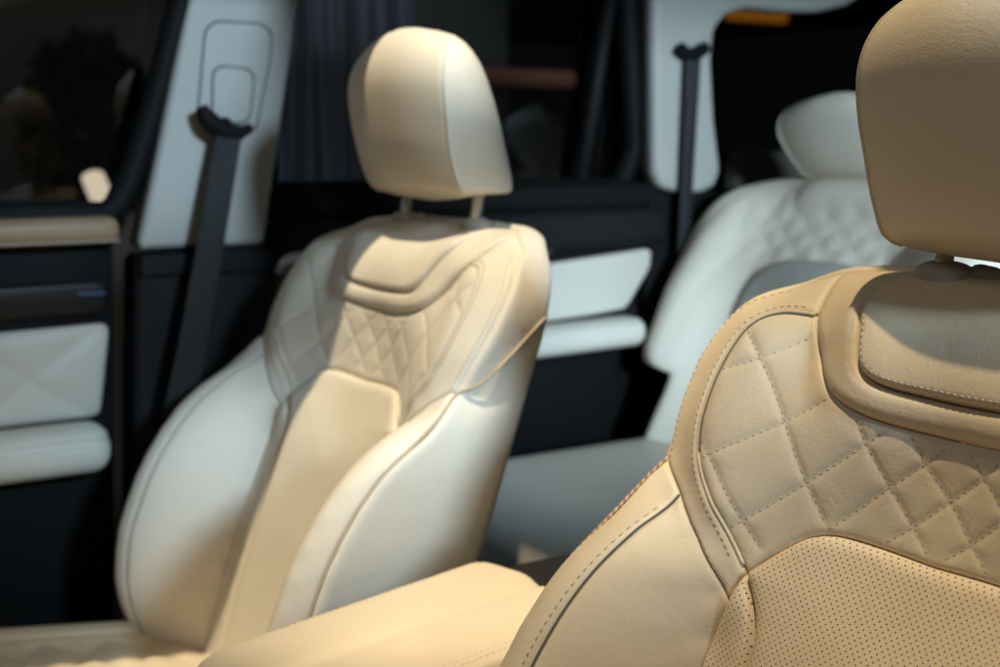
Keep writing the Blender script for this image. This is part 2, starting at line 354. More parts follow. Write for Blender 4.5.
insdiv = spline([(-.127,-.149),(-.119,-.158),(-.110,-.171),(-.1045,-.183),(-.101,-.200),(-.099,-.25),(-.098,-.35),(-.097,-.5)])

root = empty('leather_seat', ROOT, 'near front seat in cream quilted leather toned darker for its light, in sharp focus, nearer side of the armrest console', 'car seat', 'front car seats')
J = lambda *a: np.concatenate([np.asarray(x)[(1 if i else 0):] for i, x in enumerate(a)])

# quilt lines, left half of the A family and B family, then mirrored
QL = [[(-.235,-.030),(-.219,-.046),(-.177,-.079),(-.139,-.116),(-.110,-.142)],
      [(-.225,.055),(-.205,.030),(-.167,-.003),(-.130,-.043),(-.102,-.079),(-.075,-.112)],
      [(-.090,-.012),(-.076,-.028),(-.0645,-.044),(-.043,-.067),(-.022,-.087),(.006,-.112)],
      [(-.045,-.018),(-.036,-.029),(-.0215,-.047),(0,-.066),(.0225,-.088),(.050,-.112)],
      [(-.225,-.036),(-.198,-.019),(-.167,-.003),(-.134,.023)],
      [(-.198,-.096),(-.177,-.079),(-.130,-.043),(-.098,-.016)],
      [(-.155,-.133),(-.139,-.116),(-.102,-.079),(-.0645,-.044),(-.036,-.018)],
      [(-.086,-.112),(-.077,-.101),(-.043,-.067),(-.0215,-.047),(.006,-.020)]]
QL = [spline(l) for l in QL]; QL += [l*[-1,1] for l in QL]
mb = MB()
qout = J(strip_i, ins_top, mir(ins_top), mir(strip_i), mir(yoke_o[jy:]), yoke_o[jy:][::-1])
qs = panel(mb, SF, qout[:-1], H, step=.0026, depth=.0035, rad=.0048, lines=QL, qa=.0012, qs=.0070)
for l in QL:
    q = resample(l, .0006); ok = inside(q, qout[:-1]) & (segdist(q, qout[:-1], True) > .003)
    if ok.sum() > 8: stitches(mb, SF, q[ok], qs, length=.0035, gap=.0021, r=.0006, up=-.0001)
mb.build('quilted_panel', [LE, DTHREAD], root, label='cream leather quilted with stitched diamonds')
# shoulder border strips (left and right)
for sg in (1,-1):
    f = Frame(SF.o, SF.u*sg, SF.v, SF.w)
    def P(mb, *a, **k):
        n0 = len(mb.f); r = panel(mb, f, *a, **k)
        if sg < 0:
            for i in range(n0, len(mb.f)): mb.f[i] = mb.f[i][::-1]
        return r
    mb = MB(); out = J(outer_sh, wingb, ins_sd[::-1], strip_i[::-1], yoke_o[:jy+1][::-1])[:-1]
    s_ = P(mb, out, H, step=.003, depth=.004, rad=.0045, rise=.0006)
    stitches(mb, f, offset(strip_i, -.0050)[4:-4], s_, length=.0033, gap=.0021)
    stitches(mb, f, offset(outer_sh, .0042)[12:], s_, length=.0033, gap=.0021)
    stitches(mb, f, offset(wingb, .0026)[14:-3], s_, length=.0026, gap=.0030, r=.0004)
    mb.build('shoulder_border', [LE, THREAD], root)
    mb = MB(); 
    w_ = lambda C, dz: f(np.c_[C, H(C[:,0],C[:,1])+dz])
    tube(mb, w_(offset(strip_i,-.0002)[1:-2], -.0018), .0019, 0, 8)
    mb.build('inner_welt', LE, root)
    mb = MB(); tube(mb, w_(offset(strip_i,.0016)[1:52], -.0012), .0013, 0, 8); tube(mb, w_(offset(wseam,-.0004), -.0009), .00085, 0, 8)
    mb.build('grey_welt', PIPE, root, label='thin dark grey welt running in the seams')
    # wing: bright outer strip and broad inner bolster face
    mb = MB(); out = J(wseam, np.array([wseam[-1],outer_wg[-1]]), outer_wg[::-1], wingb[:jw+1])[:-1]
    s2 = P(mb, out, H, step=.0032, depth=.0022, rad=.0032, rise=.0004)
    stitches(mb, f, offset(wseam, -.0046)[4:], s2, length=.0034, gap=.0024)
    mb.build('bolster_edge', [LE, THREAD], root)
    mb = MB(); out = J(wingb[jw:], ins_sd2, np.array([ins_sd2[-1],wseam[-1]]), wseam[::-1])[:-1]
    P(mb, out, H, step=.0036, depth=.0022, rad=.0032)
    mb.build('bolster', LE, root, label='smooth cream leather side bolster')
    mb = MB(); out = J(insdiv, np.array([insdiv[-1],ins_sd2[-1]]), ins_sd2[::-1], ins_sd[::-1])[:-1]
    P(mb, out, H, step=.0034, depth=.0045, rad=.007, rise=.0035)
    mb.build('insert_side', LP, root)
mb = MB(); out = J(insdiv[::-1], ins_top, mir(ins_top), mir(insdiv)[::-1] if False else (np.asarray(insdiv)*[-1,1]))
panel(mb, SF, out, H, step=.0038, depth=.0045, rad=.009, rise=.0045, puff=(.0075,.028))
mb.build('backrest_insert', LP, root, label='perforated cream leather insert of the backrest')
# collar and its raised pad
mb = MB(); top_l = spline(TOPC); out = J(yoke_o, mir(yoke_o), mir(top_l)[::-1] if False else (top_l[::-1]*[-1,1]), (pad_o*[-1,1]), pad_o[::-1], top_l)[:-1]
ys = panel(mb, SF, out, H, step=.003, depth=.0045, rad=.0085, rise=.0045)
mb.build('collar', LY, root, label='smooth raised leather collar below the headrest')
mb = MB(); topmid = spline([K_PT,(-.06,.0885),(0,.089),(.06,.0885),(.110,.0875)])
out = J(pad_o, mir(pad_o), topmid[::-1])[:-1]
ps = panel(mb, SF, out, H, step=.003, depth=.0035, rad=.0045, rise=.0058, puff=(.0015,.02))
full = J(pad_o, mir(pad_o)); stitches(mb, SF, offset(full, .0052)[8:-8], ps, length=.0032, gap=.0018)
mb.build('collar_pad', [LY, THREAD], root)

# sides: rounded edge, flat flank back to the shell
half = J(outer_wg[::-1], outer_sh[::-1], top_l[::-1]); halfR = half[::-1]*[-1,1]
edge = J(half, topmid, halfR); edge = resample(edge, .004)
eH = H(edge[:,0], edge[:,1]); t = np.gradient(edge, axis=0); t /= np.linalg.norm(t,axis=1)[:,None]; nn = np.stack([-t[:,1],t[:,0]],1)
if (nn[10]@np.array([-1,0])) < 0: nn = -nn
sm = np.ones(9)/9; nn = np.stack([np.convolve(np.pad(nn[:,k],4,'edge'), sm, 'valid') for k in (0,1)],1)
wb = np.minimum(-.053, eH-.034); wb = np.convolve(np.pad(wb,12,'edge'), np.ones(25)/25, 'valid')
rows = [(-.0015,-.0042,0),(.0012,-.0034,0),(.0035,-.0040,0),(.0055,-.0065,0),(.0066,-.0105,0),(.0072,-.016,0)]
G = []
full_ = edge.copy(); lowm = edge[:,1] < -.012
full_[lowm,0] = np.sign(edge[lowm,0])*np.maximum(np.abs(edge[lowm,0]), .2345)
for o_, z, _ in rows: G.append(np.c_[edge+nn*o_, eH+z])
for q in (.2,.4,.6,.8,.93): 
    a = eH-.016; bl = min(1, q/.5); e_ = edge*(1-bl)+full_*bl; G.append(np.c_[e_+nn*(.0072+.0015*math.sin(math.pi*q)), a*(1-q)+wb*q])
G.append(np.c_[full_+nn*.0062, wb]); G.append(np.c_[full_+nn*.001, wb-.004]); G.append(np.c_[edge-nn*.012, wb-.005])
mb = MB(); n = len(edge); V = np.concatenate([SF(g) for g in G])
F = [(i*n+k,(i+1)*n+k,(i+1)*n+k+1,i*n+k+1) for i in range(len(G)-1) for k in range(n-1)]
mb.add(V, [f[::-1] for f in F], 0, np.concatenate([g[:,:2] for g in G])); mb.build('side_panel', LE, root, label='smooth leather flank of the backrest')
# hard shell behind
mb = MB(); shell = resample(edge-nn*.007, .010); V, F, O = tri_region(shell, .016)
def near_wb(q): return np.array([wb[int(np.argmin(np.hypot(*(edge-p).T)))] for p in q])
dd = segdist(V, O, True); zz = near_wb(V)-.005-.028*np.clip(dd/.07,0,1)**.6
mb.add(SF(np.c_[V, zz]), [f[::-1] for f in F])
mb.build('back_shell', BLK, root, label='black plastic shell behind the backrest')
# rope piping along the wing edge and on across the flank
for sg in (1,-1):
    mb = MB(); hw_ = H(outer_wg[::-1,0],outer_wg[::-1,1]); hw_ = np.convolve(np.pad(hw_,9,mode='reflect',reflect_type='odd'),np.ones(19)/19,'valid'); a = np.c_[outer_wg[::-1], hw_-.0022]; a[:,0] -= .0022
    b = spline([(-.2262,-.090,.012),(-.2375,-.078,.000),(-.2425,-.053,-.0165),(-.2432,-.025,-.033),(-.2424,-.006,-.045),(-.2400,.001,-.0515),(-.234,.003,-.056)])
    P3 = np.vstack([a[:-2], b]); P3[:,0] *= sg
    tube(mb, SF(P3), .0016, 0, 8, step=.002)
    mb.build('edge_piping', ROPE, root, label='brown corded piping along the bolster edge')

# ------------------------------------------------------------------ headrest, posts, guides
def headrest(parent, fr, lift=0, mats=(LH, LE), sc=1., stitch=True, pinch=0):
    vs = [.0835,.0845,.088,.094,.102,.112,.125,.14,.158,.174,.19,.207,.222,.233,.241,.247,.2505]
    hw = [.084,.091,.0975,.1015,.1040,.1070,.1095,.1120,.1150,.1158,.1148,.1112,.1045,.0950,.0845,.0705,.0520]
    wf = [.000,.006,.012,.018,.025,.032,.040,.048,.057,.0645,.0705,.0735,.0730,.0705,.0675,.0635,.0590]
    wk = [-.060,-.068,-.073,-.075,-.073,-.068,-.060,-.050,-.037,-.026,-.015,-.003,.008,.017,.025,.033,.042]
    vv = np.array(vs); v2 = np.concatenate([np.linspace(a,b,4)[:-1] for a,b in zip(vv[:-1],vv[1:])]+[[vv[-1]]])
    s = np.r_[0,np.cumsum(np.hypot(np.diff(vs),np.diff(hw)))]; s2 = np.interp(v2, vs, s)
    def sm(y):
        P = np.c_[s, y]; c = spline(P, .0015); return np.interp(s2, c[:,0], c[:,1])
    hw2, wf2, wk2 = sm(hw), sm(wf), sm(wk)
    # section: front arc between the seams, then sides and back
    nf, nb = 28, 44; C = []
    for v, a, f, k in zip(v2, hw2, wf2, wk2):
        th = []
        sx = a*(.82+.12*math.exp(-(v-.0835)/.018))
        for i in range(nf+1):
            x = -sx+2*sx*i/nf; y = f-.019*(abs(x)/sx)**2.4; th.append((x, y, 0))
        y0 = th[-1][1]
        for i in range(1, nb):
            ph = i/nb*math.pi; cx = math.cos(ph); sn = math.sin(ph)
            ex = .5; x = sx*np.sign(cx)*abs(cx)**.32; bul = (a-sx)*sn**.35*(1 if True else 0)
            x = np.sign(cx)*min(a, abs(x)+bul*(abs(cx)**.2)); y = y0+(k-y0)*sn**.45
            th.append((x, y, .021*sn**.45*math.exp(-(v-.0835)/.04)))
        C.append(np.c_[[p[0] for p in th],[v+p[2] for p in th],[p[1] for p in th]])
    n = nf+nb; V = np.concatenate(C); V[:,1] += lift+.0088*np.exp(-np.maximum(0,V[:,1]-.0835)/.08)
    V = V*[sc*1.12,1,1]
    if pinch: V[:,0] *= 1.10-pinch*(np.abs(V[:,1]-.158)/.09)**1.6
    Fr, Bk = [], []
    for i in range(len(C)-1):
        for k in range(n):
            fc = (i*n+k, i*n+(k+1)%n, (i+1)*n+(k+1)%n, (i+1)*n+k); (Fr if k < nf else Bk).append(fc)
    # caps: shrink the end rings
    def cap(base, dv, dirn):
        R = V[base:base+n]; c = R.mean(0); rings = []
        for q, h in ((.86,.45),(.6,.8),(.3,.95),(.05,1.0)): r = c+(R-c)*[q,1,q]; r = r.copy(); r[:,1] = R[:,1]+dv*h; rings.append(r)
        return rings
    tot = [V]; off = len(V); prev = (len(C)-1)*n
    for r in cap((len(C)-1)*n, .0035, 1):
        tot.append(r)
        for k in range(n):
            f = (prev+k, prev+(k+1)%n, off+(k+1)%n, off+k); (Fr if k < nf else Bk).append(f)
        prev = off; off += n
    Bk.append(tuple(prev+k for k in range(n)))
    prev = 0
    for r in cap(0, -.003, -1):
        tot.append(r)
        for k in range(n):
            f = (off+k, off+(k+1)%n, prev+(k+1)%n, prev+k); (Fr if k < nf else Bk).append(f)
        prev = off; off += n
    Bk.append(tuple(prev+k for k in range(n))[::-1])
    VV = np.concatenate(tot); e = bpy.data.objects.new('headrest', None); 
    WV = fr(VV); NV = np.zeros((len(VV),3))
    for f in Fr+Bk:
        if len(f) == 4: nr = np.cross(WV[f[2]]-WV[f[0]], WV[f[3]]-WV[f[1]]); NV[list(f)] += nr
    NV /= np.linalg.norm(NV,axis=1)[:,None]+1e-15
    def piece(faces, name, m_, par):
        used = np.unique(np.concatenate([np.array(f) for f in faces])); mp = {int(a): i for i, a in enumerate(used)}
        q = MB(); q.add(WV[used], [tuple(mp[int(i)] for i in f) for f in faces]); o = q.build(name, m_, par)
        o.data.normals_split_custom_set_from_vertices([tuple(x) for x in NV[used]]); return o
    h = piece(Bk, 'headrest', mats[1], parent)
    piece(Fr, 'front_cover', mats[0], h)
    # seam welt
    sidx = [i*n+nf for i in range(1,len(C)-1)]; sl = [i*n for i in range(1,len(C)-1)]
    topi = [(len(C)-1)*n+nf-k for k in range(nf+1)]
    path = np.vstack([VV[sidx], VV[topi[1:-1]], VV[sl][::-1]]); path = resample(path, .003)
    mb = MB(); tube(mb, fr(path+[0,0,-.0003]), .0013, 0, 8); mb.build('welt', mats[1], h)
    if False:
        for side in (1,-1):
            mb = MB(); A = VV[sidx] if side>0 else VV[sl]; A = A.copy(); A[:,0] -= side*.0036; A[:,2] += .0020; A = resample(A,.0055)
            for a,b in zip(A[:-1],A[1:]):
                d = (b-a)*.62; p = fr(np.array([a,a+d/2+[0,0,.0005],a+d])); tube(mb, p, .00055, 0, 5)
            mb.build('seam_stitching', mats[1], h)
    bpy.data.objects.remove(e); return h
hr = headrest(root, SF)
for sg in (-1,1):
    mb = MB(); tube(mb, SF([(sg*.076,-.03,-.066),(sg*.076,.13,-.038)]), .0062, 0, 20); mb.build('headrest_post', CHROME, hr)
    mb = MB(); c = SF([(sg*.076,.0835,-.0490)])[0]; ax = EV*.90+EW*.30
    lathe(mb, c, ax, [(.0215,-.006),(.0218,-.001),(.0212,.0020),(.0195,.0042),(.0160,.0062),(.0115,.0076),(.0085,.0082),(.0078,.0074),(.0074,.004)], 44, sq=(.74,1)); mb.build('post_guide', PLAS, root, label='oval grey plastic guide around the headrest post')
mb = MB(); lathe(mb, SF([(-.047,.086,-.052)])[0], EU*-1+EV*.1, [(.001,-.012),(.0055,-.011),(.0062,-.006),(.0062,.004),(.0052,.008),(.001,.009)], 20); mb.build('release_button', PLAS, root)

# ------------------------------------------------------------------ seat cushion (quilted top), base
CF = Frame(np.array([.40,0,-.493])-ROOT, (0,1,0), (-.990,0,-.139), (-.139,0,.990))
def HC(u, v):   # u across, v rearwards
    u = np.asarray(u); v = np.asarray(v); a = np.abs(u)
    return .012*np.exp(-((a-.215)/.03)**2) - .030*np.clip((a-.225)/.05,0,1)**2 - .05*np.clip((-v-.17)/.08,0,1)**2
co = spline([(-.262,.27),(-.268,.1),(-.266,-.1),(-.252,-.2),(-.20,-.238),(0,-.248),(.20,-.238),(.252,-.2),(.266,-.1),(.268,.1),(.262,.27)], .01)
QC = []
for k in range(-8,9):
    QC.append(np.array([(-.30,k*.07-.21),(.30,k*.07+.21)])); QC.append(np.array([(-.30,k*.07+.21),(.30,k*.07-.21)]))
mb = MB(); inner = spline([(-.19,.26),(-.195,.1),(-.19,-.12),(-.165,-.18),(-.1,-.2),(0,-.205),(.1,-.2),(.165,-.18),(.19,-.12),(.195,.1),(.19,.26)], .01)
panel(mb, CF, inner, HC, step=.006, depth=.003, rad=.008, lines=QC, qa=.006, qs=.016); cu_o = mb.build('seat_cushion', LE, root, label='quilted leather seat cushion')
mb = MB(); out = np.vstack([co, inner[::-1]]); panel(mb, CF, out, HC, step=.008, depth=.004, rad=.008); 
O_ = resample(co,.01); wz = HC(O_[:,0],O_[:,1])-.004; rr = []
for o_, z in ((0,0),(.006,-.006),(.009,-.016),(.010,-.05),(.004,-.10),(-.01,-.12)):
    c = O_*[(1+o_/.26),(1+o_/.26)]; rr.append(CF(np.c_[c, wz+z]))
n = len(O_); mb.add(np.concatenate(rr), [(i*n+k,(i+1)*n+k,(i+1)*n+k+1,i*n+k+1) for i in range(len(rr)-1) for k in range(n-1)]); mb.build('cushion_border', LE, cu_o)
mb = MB(); rbox(mb, np.array([.10,-.24,-.84])-ROOT, np.array([.60,.24,-.60])-ROOT, .03); mb.build('seat_base', BLK, root)

# ------------------------------------------------------------------ far front seat: a copy, headrest one notch up
far = copy_tree(root); far.location = Vector((ROOT+SPACING).tolist())
LIT = {LP: leather('lit_perforated_leather', (.80,.72,.57), perf=True), PIPE: mat('lit_welt', (.42,.39,.33), .6), ROPE: mat('lit_piping', (.52,.41,.29), .6), LE: leather('lit_cream_leather', (.74,.68,.57), rough=.54), LY: leather('lit_collar_leather', (.72,.65,.53), grain=.3), LH: leather('lit_headrest_leather', (.73,.655,.53), rough=.56, grain=.3, crease=.05, scale=700)}  # lighter copies for the far seat: its stronger cool light put into colour
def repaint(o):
    for sl_ in ([] if o.name.startswith(('seat_cushion','cushion_border')) else o.material_slots):  # far cushion keeps the darker leather, its shade put into colour
        if sl_.material in LIT: m_ = LIT[sl_.material]; sl_.link = 'OBJECT'; sl_.material = m_
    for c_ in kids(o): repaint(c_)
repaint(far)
far['label'] = 'far front seat in cream quilted leather toned lighter for its light, slightly blurred, beyond the armrest console'
for c in kids(far):
    if c.name.startswith('headrest') : 
        c.location = Vector((EV*.013+EW*.001).tolist())

# ------------------------------------------------------------------ armrest of the centre console
sl = np.array([-.9926,0,.1213]); AO = np.array([.115,-.381,-.3105])
AR = np.array([.25,-.381,-.86])
arm = empty('centre_console', AR, 'padded cream leather armrest console between the two front seats', 'console')
AF = Frame(AO-AR, (0,1,0), sl, np.cross((0,1,0), sl))
def HA(u, v):
    u = np.asarray(u); return .003*(1-(u/.1)**2) - .0040*np.exp(-((u+.004)/.009)**2)*(1) + .0014*np.exp(-((u+.03)/.02)**2)
ao = spline([(-.092,-.02),(-.093,-.10),(-.093,-.22),(-.088,-.268),(-.070,-.287),(0,-.292),(.070,-.287),(.088,-.268),(.093,-.22),(.093,-.10),(.092,-.02),(.083,-.006),(.05,-.001),(0,0),(-.05,-.001),(-.083,-.006),(-.092,-.02)], .004)[:-1]
mb = MB(); sa = panel(mb, AF, ao, HA, step=.006, depth=.007, rad=.012)
al = np.vstack([ao, ao[:1]])
L1 = np.array([(-.083,-.015),(-.084,-.26)]); 
for xx, g in ((-.0835,.0022),(.0745,.0022),(.0815,.0022)):
    stitches(mb, AF, np.array([(xx,-.27),(xx,-.010)]), sa, length=.0034, gap=g, r=.0005)
n = len(ao); w0 = HA(ao[:,0],ao[:,1])-.007; ctr = np.array([0,-.145])
R = []
for o_, z in ((0,0),(.0015,-.0025),(.003,-.007),(.003,-.03),(.001,-.038),(-.004,-.040)):
    d = (ao-ctr)/np.linalg.norm(ao-ctr,axis=1)[:,None]; R.append(AF(np.c_[ao+d*o_, w0+z]))
mb.add(np.concatenate(R), [(i*n+k,(i+1)*n+k,(i+1)*n+(k+1)%n,i*n+(k+1)%n) for i in range(len(R)-1) for k in range(n)])
mb.build('armrest_lid', [LA, THREAD], arm)
mb = MB(); rbox(mb, np.array([.03,-.475,-.84])-AR, np.array([.385,-.287,-.358])-AR, .012); mb.build('console_body', BLK, arm)
mb = MB(); rbox(mb, np.array([-.015,-.470,-.50])-AR, np.array([.112,-.292,-.318])-AR, .02); mb.build('console_rear', BLK2, arm)

# ------------------------------------------------------------------ second row seat
a2 = math.radians(22); RV = np.array([-math.sin(a2),0,math.cos(a2)]); RW = np.array([math.cos(a2),0,math.sin(a2)])
RR = np.array([-.45,-.835,-.86])
rear = empty('rear_seat', RR, 'blurred pale second row seat behind the two front seats, lit by cool light', 'rear seat')
RF = Frame(np.array([-.62,-.835,-.33])-RR, EU, RV, RW)
def HR(u, v):
    u = np.abs(np.asarray(u)); v = np.asarray(v)
    ridge = np.interp(v, [-.1,.05,.15,.25,.33,.40], [.05,.07,.065,.045,.02,0])
    w = ridge*np.exp(-((u-.235)/.065)**2) - .05*np.clip((u-.265)/.06,0,1.3)**2 - .05*np.clip((v-.31)/.09,0,1.2)**2
    w = w + .02*np.exp(-(u/.16)**2)*np.clip((.30-v)/.1,0,1) + .016*np.exp(-((v-.345)/.03)**2-(u/.12)**4)
    return w
ro = spline([(-.285,.032),(-.318,.045),(-.327,.09),(-.314,.178),(-.289,.258),(-.247,.321),(-.192,.36),(-.116,.384),(0,.392),(.116,.384),(.192,.36),(.247,.321),(.289,.258),(.314,.178),(.327,.09),(.318,.045),(.285,.032),(.2,.02),(.2,-.16),(-.2,-.16),(-.2,.02)], .006)
lines = [spline([(-.20,.35),(-.235,.29),(-.262,.2),(-.272,.1),(-.268,.035)]), spline([(-.12,.345),(-.16,.26),(-.20,.15),(-.215,.03)]), spline([(-.108,.36),(-.10,.31),(-.07,.296),(0,.29)])]
lines += [l*[-1,1] for l in lines]
for k in range(-7,8): lines += [np.array([(k*.06-.07,.235),(k*.06+.03,.305)]), np.array([(k*.06+.07,.235),(k*.06-.03,.305)])]
lines = [l[(np.abs(l[:,0])<.26)] if len(l)>2 else np.clip(l,[-.19,0],[.19,1]) for l in lines]; lines = [l for l in lines if len(l)>1 and np.ptp(l[:,0])>.001]
mb = MB(); panel(mb, RF, ro, HR, step=.008, depth=.006, rad=.018, lines=lines, qa=.0032, qs=.014)
oo = resample(ro,.008,True); n = len(oo); w0 = HR(oo[:,0],oo[:,1])-.006; R = []
for o_, z in ((0,0),(.004,-.008),(.006,-.025),(.004,-.06),(-.01,-.085)):
    c = oo*[(1+o_/.3),1]; R.append(RF(np.c_[c, w0*(1 if z>-.05 else .3)+z]))
mb.add(np.concatenate(R), [(i*n+k,(i+1)*n+k,(i+1)*n+(k+1)%n,i*n+(k+1)%n) for i in range(len(R)-1) for k in range(n)])
mb.build('backrest', LW, rear)
mb = MB(); ri = spline([(-.135,-.1),(-.138,.10),(-.134,.165),(-.112,.208),(-.065,.230),(0,.233),(.065,.230),(.112,.208),(.134,.165),(.138,.10),(.135,-.1)], .005)
panel(mb, RF, ri, HR, step=.008, depth=.003, rad=.012, rise=.010); mb.build('backrest_insert', LG, rear, label='darker grey insert')  # insert toned darker grey than the backrest around it
HF = Frame(RF.o+RV*.262+RW*.0-EU*0, EU, RV, RW)
def rhead():
    h = headrest(rear, Frame(RF.o+RV*.310+EU*.004, EU*1.06, RV*.60+RW*.12, RW*.95), 0, (LW, LW), 1.0, stitch=False, pinch=.24); return h
rh = rhead()
for sg in (-1,1):
    mb = MB(); tube(mb, RF([(sg*.07,.33,-.03),(sg*.07,.40,-.02)]), .006, 0, 12); mb.build('headrest_post', CHROME, rh)
mb = MB()
def bend(Q):
    Q = Q.copy(); Q[:,2] += -.012*np.cos((Q[:,1]+.835)/.26*math.pi)*.5 - .02*np.clip((Q[:,0]+.30)/.12,0,1)**2; return Q-RR
rbox(mb, (-.66,-1.105,-.56), (-.20,-.565,-.398), .065, fn=bend, n=6, res=2); mb.build('seat_cushion', LW, rear)
mb = MB(); rbox(mb, np.array([-.64,-1.05,-.85])-RR, np.array([-.26,-.60,-.545])-RR, .02); mb.build('seat_base', BLK, rear)

# ------------------------------------------------------------------ far side of the cabin: doors, pillars, belts
DF = Frame((0,0,0), (-1,0,0), (0,0,1), (0,1,0))
def at_frame(Y, root): return Frame(np.array([0,Y,0])-root, (-1,0,0), (0,0,1), (0,1,0))
def D(pts, Y): 
    out = []
    for x, y in pts: p = atY(x, y, Y); out.append((-p[0], p[2]))
    return np.array(out)
def rc(poly, r=.01, n=5):
    """round the corners of a polygon"""
    P = np.asarray(poly,float); out = []
    for i in range(len(P)):
        a, b, c = P[i-1], P[i], P[(i+1)%len(P)]; d1 = a-b; d2 = c-b; l1 = np.linalg.norm(d1); l2 = np.linalg.norm(d2); q = min(r, l1*.45, l2*.45)
        p, s = b+d1/l1*q, b+d2/l2*q
        for t in np.linspace(0,1,n): out.append((1-t)**2*p+2*t*(1-t)*b+t*t*s)
    return np.array(out)
def plate(name, pts, Y, t, m, root, rootloc, bev=.004, r=.008, label=None):
    mb = MB(); slab(mb, rc(D(pts,Y), r), at_frame(Y, rootloc), t, bev); return mb.build(name, m, root, label=label)
# front door (passenger side), seen at the far left
FD = np.array([.45,-1.2,-.86])
fd = empty('cabin_door', FD, 'front passenger door with tan leather sill and pale armrest, cut by the picture edge', 'car door', 'doors of the far side'); fd['kind'] = 'thing'
Z = lambda x, z: (-x, z)
def zplate(name, poly, Y, t, m, root, rootloc, bev=.004, r=.01, label=None):
    mb = MB(); slab(mb, rc([Z(*p) for p in poly], r), at_frame(Y, rootloc), t, bev); return mb.build(name, m, root, label=label)
zplate('door_body', [(.9,-.80),(.9,-.045),(.232,-.045),(.262,-.80)], -1.165, .05, BLK, fd, FD)
mb = MB(); rbox(mb, np.array([.233,-1.20,-.064])-FD, np.array([.92,-1.128,-.030])-FD, .014, n=5); mb.build('door_sill', LT, fd, label='tan leather top of the door')
mb = MB(); tube(mb, np.array([(.92,-1.1275,-.060),(.236,-1.1275,-.060)])-FD, .0012, 0, 6); mb.build('stitch_line', THREAD, fd)
zplate('veneer_strip', [(.9,-.16),(.9,-.118),(.245,-.112),(.248,-.154)], -1.155, .012, GLOSS, fd, FD)
mb = MB(); dpf = Frame(np.array([0,-1.150,0])-FD, (-1,0,0), (0,0,1), (0,1,0)); dpo = rc([Z(.9,-.289),Z(.9,-.178),Z(.246,-.165),Z(.263,-.284)], .012, 7)
panel(mb, dpf, resample(dpo,.006,True), lambda u, v: .004*np.cos((np.asarray(v)+.23)/.06)+0*np.asarray(u), step=.007, depth=.006, rad=.009,
      lines=[np.array([(-.62+k*.17,-.30),(-.42+k*.17,-.16)]) for k in range(-2,3)]+[np.array([(-.42+k*.17,-.30),(-.62+k*.17,-.16)]) for k in range(-2,4)], qa=.0035, qs=.012)
mb.build('door_panel', LD, fd)
mb = MB()
def slope(Q): Q = Q.copy(); Q[:,1] -= .010*np.exp(-((Q[:,2]+.306)/.0035)**2)*(Q[:,1]>-1.15); return Q-FD
rbox(mb, (.262,-1.16,-.347), (.92,-1.095,-.284), .026, fn=slope, n=6); mb.build('armrest', LD, fd)
mb = MB(); rbox(mb, np.array([.25,-1.152,-.129])-FD, np.array([.285,-1.150,-.125])-FD, .001); mb.build('ambient_light', mat('blue_led',(.02,.05,.12),.4,emit=(.08,.25,1),strength=.015), fd)
mb = MB(); tube(mb, np.array([(.70,-1.17,-.02),(.30,-1.17,-.028),(.232,-1.17,-.03),(.205,-1.168,.02),(.165,-1.16,.14),(.115,-1.15,.32)])-FD, .017, 0, 12, step=.02); mb.build('window_frame', BLK, fd)
mb = MB(); slab(mb, rc([Z(.9,-.05),Z(.9,.36),Z(.11,.36),Z(.215,-.03)],.01), at_frame(-1.19,FD), .004, .001); mb.build('window_pane', GLASS, fd, smooth=False)
# centre pillar
BP = np.array([.12,-1.17,-.86])
bp = empty('door_pillar', BP, 'light grey pillar trim with a recessed belt guide panel, warm light along one edge', 'pillar', 'pillar trims of the far side')
mb = MB(); slab(mb, rc(D([(138,250),(152,185),(189,0),(194,-60),(306,-60),(300,0),(265,245)], -1.135), .006), at_frame(-1.135, BP), .04, .010, segs=6); mb.build('upper_trim', PILLAR, bp)
mb = MB(); slab(mb, rc(D([(205,30),(216,21),(262,24),(272,33),(270,60),(256,128),(246,136),(206,130),(197,120),(200,90)], -1.1335), .010), at_frame(-1.1335, BP), .004, .0012); mb.build('guide_cover', PILLAR, bp)
mb = MB(); slab(mb, rc(D([(213,72),(220,66),(248,69),(254,76),(250,118),(240,124),(212,118)], -1.1315), .008), at_frame(-1.1315, BP), .003, .001); mb.build('height_adjuster', PILLAR, bp)
def groove(poly, Y, root, rl, name):
    mb = MB(); c = rc(D(poly, Y), .010); c = np.vstack([c, c[:1]]); tube(mb, at_frame(Y, rl)(np.c_[c, np.zeros(len(c))]), .0013, 0, 6); mb.build(name, BLK2, root)
groove([(205,30),(216,21),(262,24),(272,33),(270,60),(256,128),(246,136),(206,130),(197,120),(200,90)], -1.1345, bp, BP, 'cover_gap')
groove([(213,72),(220,66),(248,69),(254,76),(250,118),(240,124),(212,118)], -1.1325, bp, BP, 'adjuster_gap')
zplate('lower_trim', [(.215,-.08),(.022,-.072),(.02,-.82),(.25,-.82)], -1.132, .05, BLK2, bp, BP, bev=.01)
mb = MB(); rbox(mb, np.array([.022,-1.136,-.108])-BP, np.array([.212,-1.124,-.080])-BP, .004); mb.build('trim_lip', BLK2, bp)
mb = MB(); 
c = [atY(201,107,-1.105), atY(207,118,-1.105), atY(218,128,-1.105), atY(232,132,-1.105), atY(244,131,-1.105), atY(251,127,-1.105)]
tube(mb, spline(c,.003)-BP, np.interp(np.linspace(0,1,len(spline(c,.003))),[0,.25,.6,1],[.0075,.013,.011,.006]), 0, 14); mb.build('belt_anchor', BLK, bp, label='black curved belt anchor loop')
mb = MB(); tube(mb, np.array([atY(225,124,-1.14),atY(225,124,-1.105)])-BP, .009, 0, 12); mb.build('anchor_bolt', BLK, bp)
